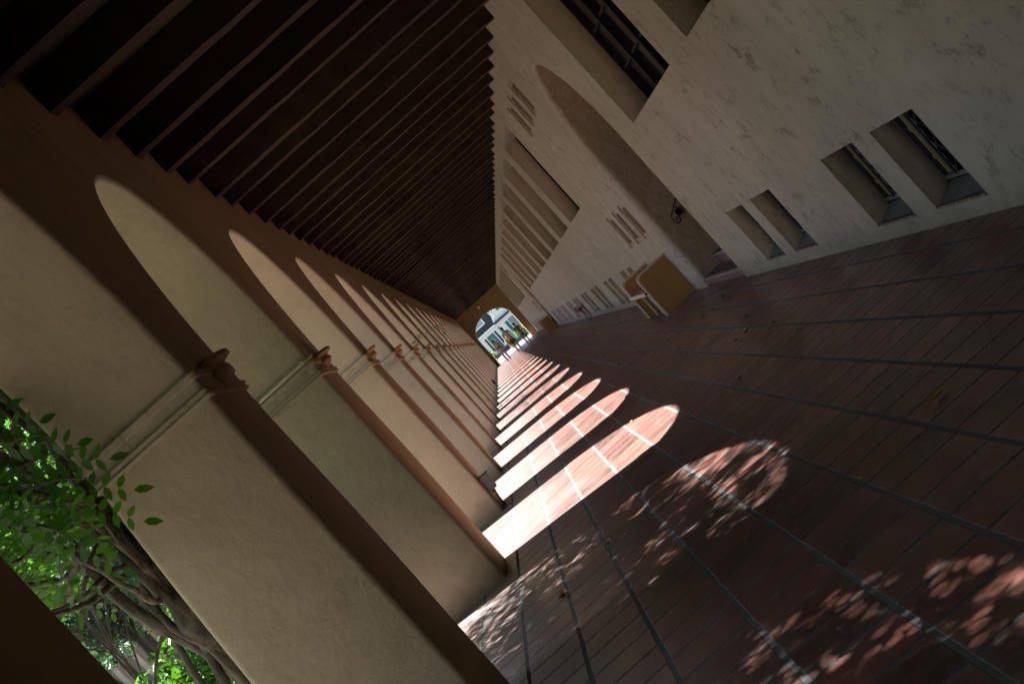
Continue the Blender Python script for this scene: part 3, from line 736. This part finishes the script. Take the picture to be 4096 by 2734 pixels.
# court trees
def court_tree(loc, h, r, label, n=9000, tr=1.0, name='tree', mat='tree', L=.16, W=.10, grp='trees in the court', zc=.62, rz=.30, nb=34):
    tp = [[(0, 0, 0), (.12, .05, h*.2), (.05, .15, h*.4), (.1, 0, h*.62)]]; rd = [[.2, .16, .13, .06]]
    rd = [[q*tr for q in rd[0]]]
    for i in range(6):
        a = i*1.05 + .3; tp.append([(.05, .1, h*.33), (r*.35*math.cos(a), r*.35*math.sin(a), h*.5), (r*.7*math.cos(a), r*.7*math.sin(a), h*.66)]); rd.append([.09*tr, .06*tr, .02*tr])
    return foliage_thing(name, label, 'tree', blobs(n, 0, 0, h*zc, r, r, h*rz, nb, .34, .45), L, W, mat, tp, rd, grp, loc, barks='treebark')
court_tree((-17.0, 50.0, -.12), 7.2, 4.2, 'dark green court tree with a leaning grey trunk seen between piers', 16000, L=.14, W=.08, nb=46)
court_tree((-7.4, 1.6, -.12), 8.5, 3.6, 'large shade tree beside the near end of the walk', 12000, L=.2, W=.13)  # out of view, added to darken the near bays
court_tree((-7.0, 19.0, -.12), 5.6, 1.9, 'sunlit bright green tree just beyond the wisteria', 8000, tr=.16, L=.12, W=.08, mat='bush', zc=.80, rz=.2)
court_tree((-4.7, 12.6, -.12), 3.6, .95, 'small sunlit tree with bright leaves behind the wisteria', 5200, tr=.14, L=.10, W=.06, mat='bush', zc=.80, rz=.22)
court_tree((-12.5, 4.5, -.12), 9.0, 4.2, 'broad shade tree in the middle of the court', 12000, L=.2, W=.13)  # out of view, added for more shade over the near court
for i, (tx, ty, th_, tr_, lb) in enumerate(((-11.5, 16, 7.5, 3.3, 'round dark tree across the court from the third arch'), (-13.5, 25, 8, 3.6, 'wide dark tree in the middle of the court lawn'), (-10.8, 33, 7.0, 3.0, 'dark tree shading the court path'), (-12.5, 58, 8.2, 3.8, 'broad tree at the far part of the court'), (-11, 68, 7.4, 3.2, 'rounded tree before the far arches'), (-12, 80, 8, 3.6, 'last tall tree of the court near the exit'))):
    court_tree((tx, ty, -.12), th_, tr_, lb, 7000, L=.24, W=.15)
hd = MB(); hd.box(-3.1, -2.4, -7.0, 1.95, -.12, 3.9); HT = thing('hedge', 'tall dense dark hedge outside the arches beside the viewpoint', 'hedge')  # unseen leaf screen added to block light at the near arches
hd.build('inner_growth', MAT['dark'], HT)  # solid dark core so the added screen lets no light through
q = rng.uniform(size=(9000, 3)); V, F = leaves(np.stack([-2.75 + (q[:, 0]-.5)*1.15, -7.2 + q[:, 1]*9.35, q[:, 2]*4.15 - .1], 1), .12, .08); raw('foliage', V, F, MAT['tree'], HT)
court_tree((-8.7, 25.0, -.12), 5.6, 1.5, 'dark tree seen low between the wisteria and the far arches', 9000, tr=.5, L=.11, W=.07)
court_tree((-9.2, -6.5, -.12), 8.0, 3.6, 'shade tree standing behind the viewpoint in the court', 9000, L=.2, W=.13)  # out of view, added to cut light from behind
court_tree((-25.5, 70.0, -.12), 6.5, 3.2, 'small distant tree before the opposite arcade', 7000, L=.16, W=.1)
court_tree((-5.4, 39.0, -.12), 6.2, 1.9, 'slender tree outside the middle arches', 5000, L=.15, W=.1, mat='lime')
# leafy vine clump shading the middle arches
T = thing('climbing_vine', 'leafy vine trained on the outside of the middle arches', 'vine', (-2.3, 32, -.12))
m = MB()
for i in range(3):
    p_, r_ = twist(0, i*.1, 0, 4.4, .05, .06, 1.2, i*2.0); m.tube(p_, r_, 7)
m.build('trunk', MAT['bark'], T, smooth=True)
cl = [(rng.uniform(-.5, .1), rng.normal()*2.2, rng.uniform(2.3, 4.6)) for _ in range(330)]
V, F = pinnate(cl, n_l=5, LL=.09, spread=.07); raw('foliage', V, F, MAT['wist'], T)
# hanging tendril inside the sixth arch
T = thing('vine_tendril', 'thin leafy green tendril hanging inside a middle arch', 'tendril', (-.95, 22.0, 2.27))
pts = [(-.12, 0, .0), (.0, 0, .02), (.12, 0, .035), (.24, 0, .03), (.36, 0, -.02), (.44, 0, -.10), (.44, 0, -.22), (.40, 0, -.30), (.30, 0, -.36)]
m = MB(); m.tube(pts, .0035, 5); m.build('stem', MAT['lime'], T)
cl = []
for p_ in pts[:7]:
    for _ in range(2): cl.append((p_[0] + rng.normal()*.01, rng.normal()*.01, p_[2]))
for _ in range(5): cl.append((.42 + rng.normal()*.02, 0, -.05))
for c_ in cl: V, F = pinnate([c_], n_l=3, LL=.045, spread=.025); raw('leaf', V, F, MAT['lime'], T)

# ------------------------------------------------------------------ opposite side of the court
OT = arcade('arcade_wall', 'pale distant arcade on the far side of the court beyond the trees', 8, 26, -30.0 - 1.13, -1, mats=('reveal', 'reveal'), ztop=5.2)
m = MB(); m.box(-34.6, -34.3, 30, 112, -.12, 5.2); m.box(-34.6, -29.9 - 1.13 + 1.0, 30, 112, 5.21, 5.4)
MAT['pinkwall'] = stucco('pink_court_wall', (.60, .42, .34), marks=.2)
tag(m.build('court_building', MAT['pinkwall']), 'pinkish court building behind the distant arcade', 'building')

# ------------------------------------------------------------------ house beyond the exit arch
HY = 150.0
def hx(x, z):            # sizes were read at 110 m; the house stands at 150 m
    s_ = HY/110; return x*s_, 1.36 + (z-1.36)*s_
def siding(name, c, pitch=.13, dk=.75):
    m_, t, b = newmat(name); s_ = N(t, 'ShaderNodeSeparateXYZ'); t.links.new(pos(t), s_.inputs[0])
    fr = math_(t, 'FRACT', math_(t, 'DIVIDE', s_.outputs[2], pitch)); t.links.new(mix(t, ramp(t, fr, [(.0, (1,)*3), (.12, (0,)*3)]), c, tuple(x*dk for x in c)), b.inputs['Base Color'])
    bump(t, b, fr, .6, .02); return m_
MAT['clap'] = siding('white_clapboard', (.74, .77, .78)); MAT['shingle'] = siding('dark_shingle', (.011, .012, .02), .14, .6)
MAT['green'] = plain('green_shutter_paint', (.02, .10, .085), .5); MAT['doorg'] = plain('teal_door_paint', (.055, .13, .13), .45)
MAT['screen'] = plain('window_screen', (.20, .23, .27), .4)
H = thing('house', 'white clapboard house with dark shingle roof and green shutters beyond the exit', 'house', (0, HY, 0))
def fp(pts, y, th, mat, name, par=H):      # a slab in the facade plane from reference points
    m_ = MB(); q = [hx(*p) for p in pts]; n = len(q)
    m_.v += [(x, y, z) for x, z in q] + [(x, y + th, z) for x, z in q]
    m_.f.append(tuple(range(n))); m_.f.append(tuple(reversed(range(n, 2*n))))
    for k in range(n): m_.f.append((k, (k+1) % n, n + (k+1) % n, n + k))
    return m_.build(name, MAT[mat], par)
fp([(-3.6, -.2), (5.5, -.2), (5.5, 2.5), (-3.6, 2.5)], 0, .3, 'clap', 'wall')
fp([(.86, 2.5), (5.5, 2.5), (5.5, 6.5), (3.1, 6.5)], .1, .3, 'clap', 'gable')      # right: white gable
fp([(-4, 2.56), (.86, 2.56), (3.1, 6.5), (-4, 6.5)], .06, .3, 'shingle', 'roof')   # left: dark shingle face
fp([(.80, 2.66), (.93, 2.55), (1.42, 3.75), (2.55, 5.6), (2.4, 5.65), (1.27, 3.80)], -.1, .15, 'white', 'bargeboard')
fp([(.97, 3.98), (1.10, 3.94), (1.10, 3.22), (1.02, 3.22)], -.12, .1, 'white', 'downpipe')
fp([(-4, 2.46), (.8, 2.46), (.8, 2.56), (-4, 2.56)], -.45, .4, 'white', 'gutter')
fp([(.8, 2.50), (5.5, 2.50), (5.5, 2.66), (.8, 2.66)], -.45, .4, 'shingle', 'porch_roof')
fp([(-4, 2.36), (5.5, 2.36), (5.5, 2.45), (-4, 2.45)], -.3, .28, 'white', 'fascia')
wd = fp([(-.75, 3.10), (.30, 3.10), (.30, 3.98), (-.75, 3.98)], -.02, .06, 'white', 'window')
fp([(-.66, 3.19), (.20, 3.19), (.20, 3.90), (-.66, 3.90)], -.045, .02, 'screen', 'pane', wd)
for x in (-.44, -.23, -.02): fp([(x-.012, 3.19), (x+.012, 3.19), (x+.012, 3.90), (x-.012, 3.90)], -.07, .02, 'white', 'glazing_bar', wd)
for z in (3.42, 3.66): fp([(-.66, z-.012), (.20, z-.012), (.20, z+.012), (-.66, z+.012)], -.095, .02, 'white', 'glazing_bar', wd)
df = fp([(-.78, .66), (.62, .66), (.62, 2.32), (-.78, 2.32)], -.08, .06, 'white', 'door_frame')
fp([(-.42, .68), (.26, .68), (.26, 2.14), (-.42, 2.14)], -.12, .03, 'doorg', 'door', df)
fp([(-.36, .74), (.20, .74), (.20, 2.06), (-.36, 2.06)], -.15, .02, 'green', 'door_panel', df)
fp([(-.30, .80), (.14, .80), (.14, 2.0), (-.30, 2.0)], -.17, .015, 'doorg', 'door_panel', df)
fp([(-.14, 1.45), (.04, 1.45), (.04, 1.78), (-.14, 1.78)], -.19, .015, 'screen', 'notice', df)
for x0, x1 in ((-.68, -.52), (.36, .52)): fp([(x0, .85), (x1, .85), (x1, 2.14), (x0, 2.14)], -.12, .02, 'glass', 'sidelight', df)
sh = fp([(1.52, 1.10), (1.78, 1.10), (1.78, 2.12), (1.52, 2.12)], -.05, .05, 'green', 'shutter')
w2 = fp([(1.80, 1.05), (2.75, 1.05), (2.75, 2.22), (1.80, 2.22)], -.03, .05, 'white', 'window')
fp([(1.86, 1.12), (2.69, 1.12), (2.69, 2.16), (1.86, 2.16)], -.05, .02, 'screen', 'pane', w2)
fp([(.82, 1.5), (.96, 1.5), (.96, 2.2), (.82, 2.2)], -.05, .04, 'screen', 'porch_light')
fp([(1.72, 3.22), (2.05, 3.22), (2.05, 4.2), (1.72, 4.2)], .03, .05, 'green', 'shutter')
m = MB(); q = [hx(.66 + .23*math.cos(i*math.pi/12), 3.98 + .23*math.sin(i*math.pi/12)) for i in range(24)]
m.v += [(x, -.02, z) for x, z in q] + [(x, .05, z) for x, z in q]; m.f.append(tuple(range(24))); m.f.append(tuple(reversed(range(24, 48))))
for k in range(24): m.f.append((k, (k+1) % 24, 24 + (k+1) % 24, 24 + k))
MAT['sand'] = plain('sand_medallion', (.55, .42, .28)); m.build('round_vent', MAT['sand'], H)
st = MB(); st.box(-1.6, 1.4, -1.6, 0, -.12, .25); st.box(-1.6, 1.4, -2.0, -1.6, -.12, .08); st.build('steps', MAT['paving'], H)
# path, planting and step outside
pv = MB(); pv.box(-.6, 1.9, YEND + .9, 143, -.118, -.02); struct(pv.build('path', MAT['paving']))
def shrub(loc, r, h, label, mat='lime', n=1500, L=.12, W=.08):
    foliage_thing('shrub', label, 'shrub', blobs(n, 0, 0, h*.55, r, r, h*.45, 12, .45, .4), L, W, mat, [[(0, 0, 0), (0, 0, h*.5)]], [.03], 'sunlit shrubs before the house', loc)
shrub((-1.35, 112, -.1), .9, 1.35, 'sunlit shrub left of the exit path'); shrub((.9, 118, -.1), .55, 1.5, 'sunlit shrub by the house door'); shrub((2.6, 112, -.1), .9, 1.45, 'sunlit shrub right of the exit path')
shrub((2.1, 130, -.1), 1.2, 1.2, 'dark low shrub under the green shutter', 'bush')
m = MB(); m.box(1.0, 3.2, 124, 124.4, -.1, .35); tag(m.build('planter', MAT['green']), 'low green planter edge in front of the house', 'planter')
MAT['purple'] = plain('purple_cloth', (.12, .02, .10), .8)
m = MB(); m.box(.05, .62, 132, 132.5, -.1, .42); m.box(.0, .67, 131.95, 132.55, .42, .47); tag(m.build('storage_box', MAT['purple']), 'small purple box near the house door', 'box')

# ------------------------------------------------------------------ people walking away
def skin_mesh(name, verts, edges, radii, mat, parent, sub=1):
    me = bpy.data.meshes.new(name); me.from_pydata(verts, edges, []); o = bpy.data.objects.new(name, me); COL.objects.link(o); o.parent = parent
    md = o.modifiers.new('skin', 'SKIN'); md.use_smooth_shade = True
    for i, r in enumerate(radii): me.skin_vertices[0].data[i].radius = (r, r) if not isinstance(r, tuple) else r
    me.skin_vertices[0].data[0].use_root = True
    s_ = o.modifiers.new('sub', 'SUBSURF'); s_.levels = sub; s_.render_levels = sub
    me.materials.append(mat); return o
def person(loc, h, label, skin, top, bottom, hairc, long_hair=False, shorts=True, stride=.16, bare_back=False, sw=.19, arm=.12):
    T = thing('person', label, 'person', loc, 0, 'people walking out of the walk'); k = h/1.75
    V = [(0, 0, .96), (0, 0, 1.12), (0, 0, 1.30), (0, 0, 1.44), (0, 0, 1.50), (0, .01, 1.58), (0, .015, 1.66), (0, .01, 1.73)]
    R = [(.155, .105), (.135, .095), (.165, .105), (.12, .08), .052, .062, (.078, .092), .05]
    E = [(i, i+1) for i in range(7)]
    def add(par, pts, rs):
        for p_, r in zip(pts, rs): V.append(p_); R.append(r); E.append((par, len(V)-1)); par = len(V)-1
        return par
    for sg, st in ((-1, stride), (1, -stride)):
        add(0, [(sg*.10, 0, .88), (sg*.11, st*.5, .50), (sg*.11, st*.75 + (-.16 if st < 0 else .02), .10), (sg*.115, st*.75 + (.0 if st > 0 else -.16) + .10, .045 + (.03 if st < 0 else 0))], [.092, .068, .048, .042])
        wv = add(3, [(sg*sw, 0, 1.41), (sg*(sw+.06), -st*.5 - .02, 1.13), (sg*(sw+.09), -st*1.1 + .05, .88), (sg*(sw+.09), -st*1.2 + .06, .82)], [.056, .042, .030, .028])
        b_ = Vector(V[wv])
        for j in range(4): add(wv, [tuple(b_ + Vector((0, -.024 + .016*j, -.045))), tuple(b_ + Vector((-sg*.008, -.024 + .017*j, -.085 + .008*abs(j-1.5))))], [.010, .008])
        add(wv, [tuple(b_ + Vector((-sg*.01, .035, -.03))), tuple(b_ + Vector((-sg*.015, .045, -.055)))], [.010, .008])
    V = [tuple(c_*k for c_ in v) for v in V]; R = [(tuple(q*k for q in r) if isinstance(r, tuple) else r*k) for r in R]
    skin_mesh('body', V, E, R, skin, T)
    # face, ears, hair
    m_ = MB(); m_.xbox((0, .102*k, 1.645*k), (.012, .016, .022), (0, 0, 0)); m_.build('nose', skin, T)
    m_ = MB(); rows = []
    for a in range(0, 125 if not long_hair else 140, 12):
        rows.append([(.092*k*math.sin(R_(a))*math.cos(R_(b_)), (-.005 + .106*math.sin(R_(a))*math.sin(R_(b_)) - (.01 if a > 70 else 0))*k, (1.67 + .095*math.cos(R_(a)))*k) for b_ in (range(170, 371, 20) if a > 60 else [170 + i*20 for i in range(11)])])
    m_.grid(rows); m_.tube([(0, -.02*k, 1.60*k), (0, -.01, 1.745*k), (0, .03*k, 1.755*k)], [.085*k, .088*k, .05*k], 12); m_.build('hair', hairc, T, smooth=True)
    if top:
        tv = [(0, 0, 1.00), (0, 0, 1.15), (0, 0, 1.30), (0, 0, 1.42)]; tr = [(.165, .125), (.158, .118), (.182, .125), (.135, .095)]; te = [(0, 1), (1, 2), (2, 3)]
        if bare_back: tv = tv[:3]; tr = [(.150, .112), (.148, .108), (.175, .115)]; te = te[:2]
        else:
            for sg, st in ((-1, stride), (1, -stride)):
                n_ = len(tv); tv += [(sg*sw, 0, 1.405), (sg*(sw+.045), -st*.3, 1.22)]; tr += [.072, .066]; te += [(3, n_), (n_, n_+1)]
        skin_mesh('shirt', [tuple(c_*k for c_ in v) for v in tv], te, [(tuple(q*k for q in r) if isinstance(r, tuple) else r*k) for r in tr], top, T)
    tv = [(0, 0, .99), (0, 0, .92)]; tr = [(.160, .115), (.155, .115)]; te = [(0, 1)]
    for sg, st in ((-1, stride), (1, -stride)):
        n_ = len(tv); tv += [(sg*.10, 0, .84), (sg*.112, st*.45, .56)]; tr += [.105, .088]; te += [(1, n_), (n_, n_+1)]
        if not shorts: tv += [(sg*.112, st*.75 + (-.14 if st < 0 else .02), .14)]; tr[-1] = .075; tr += [.055]; te += [(n_+1, n_+2)]
    skin_mesh('shorts' if shorts else 'trousers', [tuple(c_*k for c_ in v) for v in tv], te, [(tuple(q*k for q in r) if isinstance(r, tuple) else r*k) for r in tr], bottom, T)
    for sg, st in ((-1, stride), (1, -stride)):
        y = (st*.75 + (.0 if st > 0 else -.16))*k; z = 0 if st > 0 else .02
        m_ = MB(); m_.tube([(sg*.112*k, y-.06, .045+z), (sg*.113*k, y+.03, .045+z), (sg*.115*k, y+.12, .038+z), (sg*.115*k, y+.17, .034+z)], [.036, .044, .040, .026], 10); m_.build('shoe', MATD['shoe'], T, smooth=True)
MATD = {k: plain(k, c, .7, 0, .1, 20) for k, c in dict(shoe=(.03, .03, .03), skin_tan=(.42, .24, .16), skin_mid=(.36, .20, .13), hair=(.02, .015, .012), taupe=(.34, .31, .27), black_cloth=(.02, .02, .022), dkgrey=(.10, .10, .10), greygreen=(.13, .15, .15), jeans=(.13, .16, .20)).items()}
person((-.15, 82.0, 0), 1.55, 'person in a black strapless top and grey trousers, leftmost walker', MATD['skin_mid'], MATD['black_cloth'], MATD['jeans'], MATD['hair'], True, False, .16, True, .165)
person((.73, 81.0, 0), 1.80, 'person in a taupe shirt and black shorts walking in the middle', MATD['skin_tan'], MATD['taupe'], MATD['black_cloth'], MATD['hair'], stride=.14)
person((1.45, 81.0, 0), 1.52, 'person in a dark grey top and grey shorts, rightmost walker', MATD['skin_mid'], MATD['dkgrey'], MATD['greygreen'], MATD['hair'], stride=-.15)

# ------------------------------------------------------------------ fallen leaves and crumbs
def fallen(x, y, s, rz, mat, label, grp='fallen leaves on the tiles', curl=.3):
    m = MB(); rows = []
    for i in range(7):
        t_ = i/6; w_ = s*.36*math.sin(math.pi*min(1, t_*1.02 + .0))**.8; zc = .006 + s*curl*(abs(t_-.45)**1.5)
        rows.append([(s*(t_-.5), -w_, zc + w_*.5), (s*(t_-.5), 0, zc), (s*(t_-.5), w_, zc + w_*.4)])
    m.grid(rows); m.tube([(-s*.5, 0, .01), (-s*.75, s*.1, .012)], s*.02, 5)
    o = m.build('fallen_leaf', mat); o.location = (x, y, .001); o.rotation_euler = (0, 0, rz); tag(o, label, 'leaf', grp)
    return o
ML = {k: plain(k, c, .7, 0, .3, 40) for k, c in dict(yleaf=(.40, .30, .03), gleaf=(.10, .16, .03), oleaf=(.28, .12, .03), bleaf=(.20, .15, .09)).items()}
fallen(1.18, 5.42, .085, .3, ML['yleaf'], 'yellow fallen leaf alone on the dark tiles at right')
fallen(.69, 5.26, .055, 1.6, ML['gleaf'], 'green fallen leaf lying on a grout line')
fallen(-.31, 8.1, .07, .9, ML['bleaf'], 'pale curled leaf among the sun dapples', curl=.8)
fallen(-.69, 7.77, .10, 1.2, ML['oleaf'], 'orange brown curled leaf in the near shade', curl=.9)
fallen(-1.02, 14.05, .09, 1.0, ML['oleaf'], 'brown dry leaf at the foot of the fourth pier', curl=.9)
fallen(.42, 12.2, .05, 2.0, ML['oleaf'], 'tiny brown leaf at the edge of the second sun patch')
for i in range(36):
    yy = random.uniform(9, 30); xx = random.uniform(.6, 2.4) if i > 6 else random.uniform(1.3, 2.2)
    fallen(xx, yy, random.uniform(.04, .085), random.uniform(0, 6), ML[random.choice(['bleaf', 'bleaf', 'oleaf', 'gleaf'])], 'small dry leaf crumb scattered on the shaded tiles', 'leaf crumbs on the shaded tiles', .7)
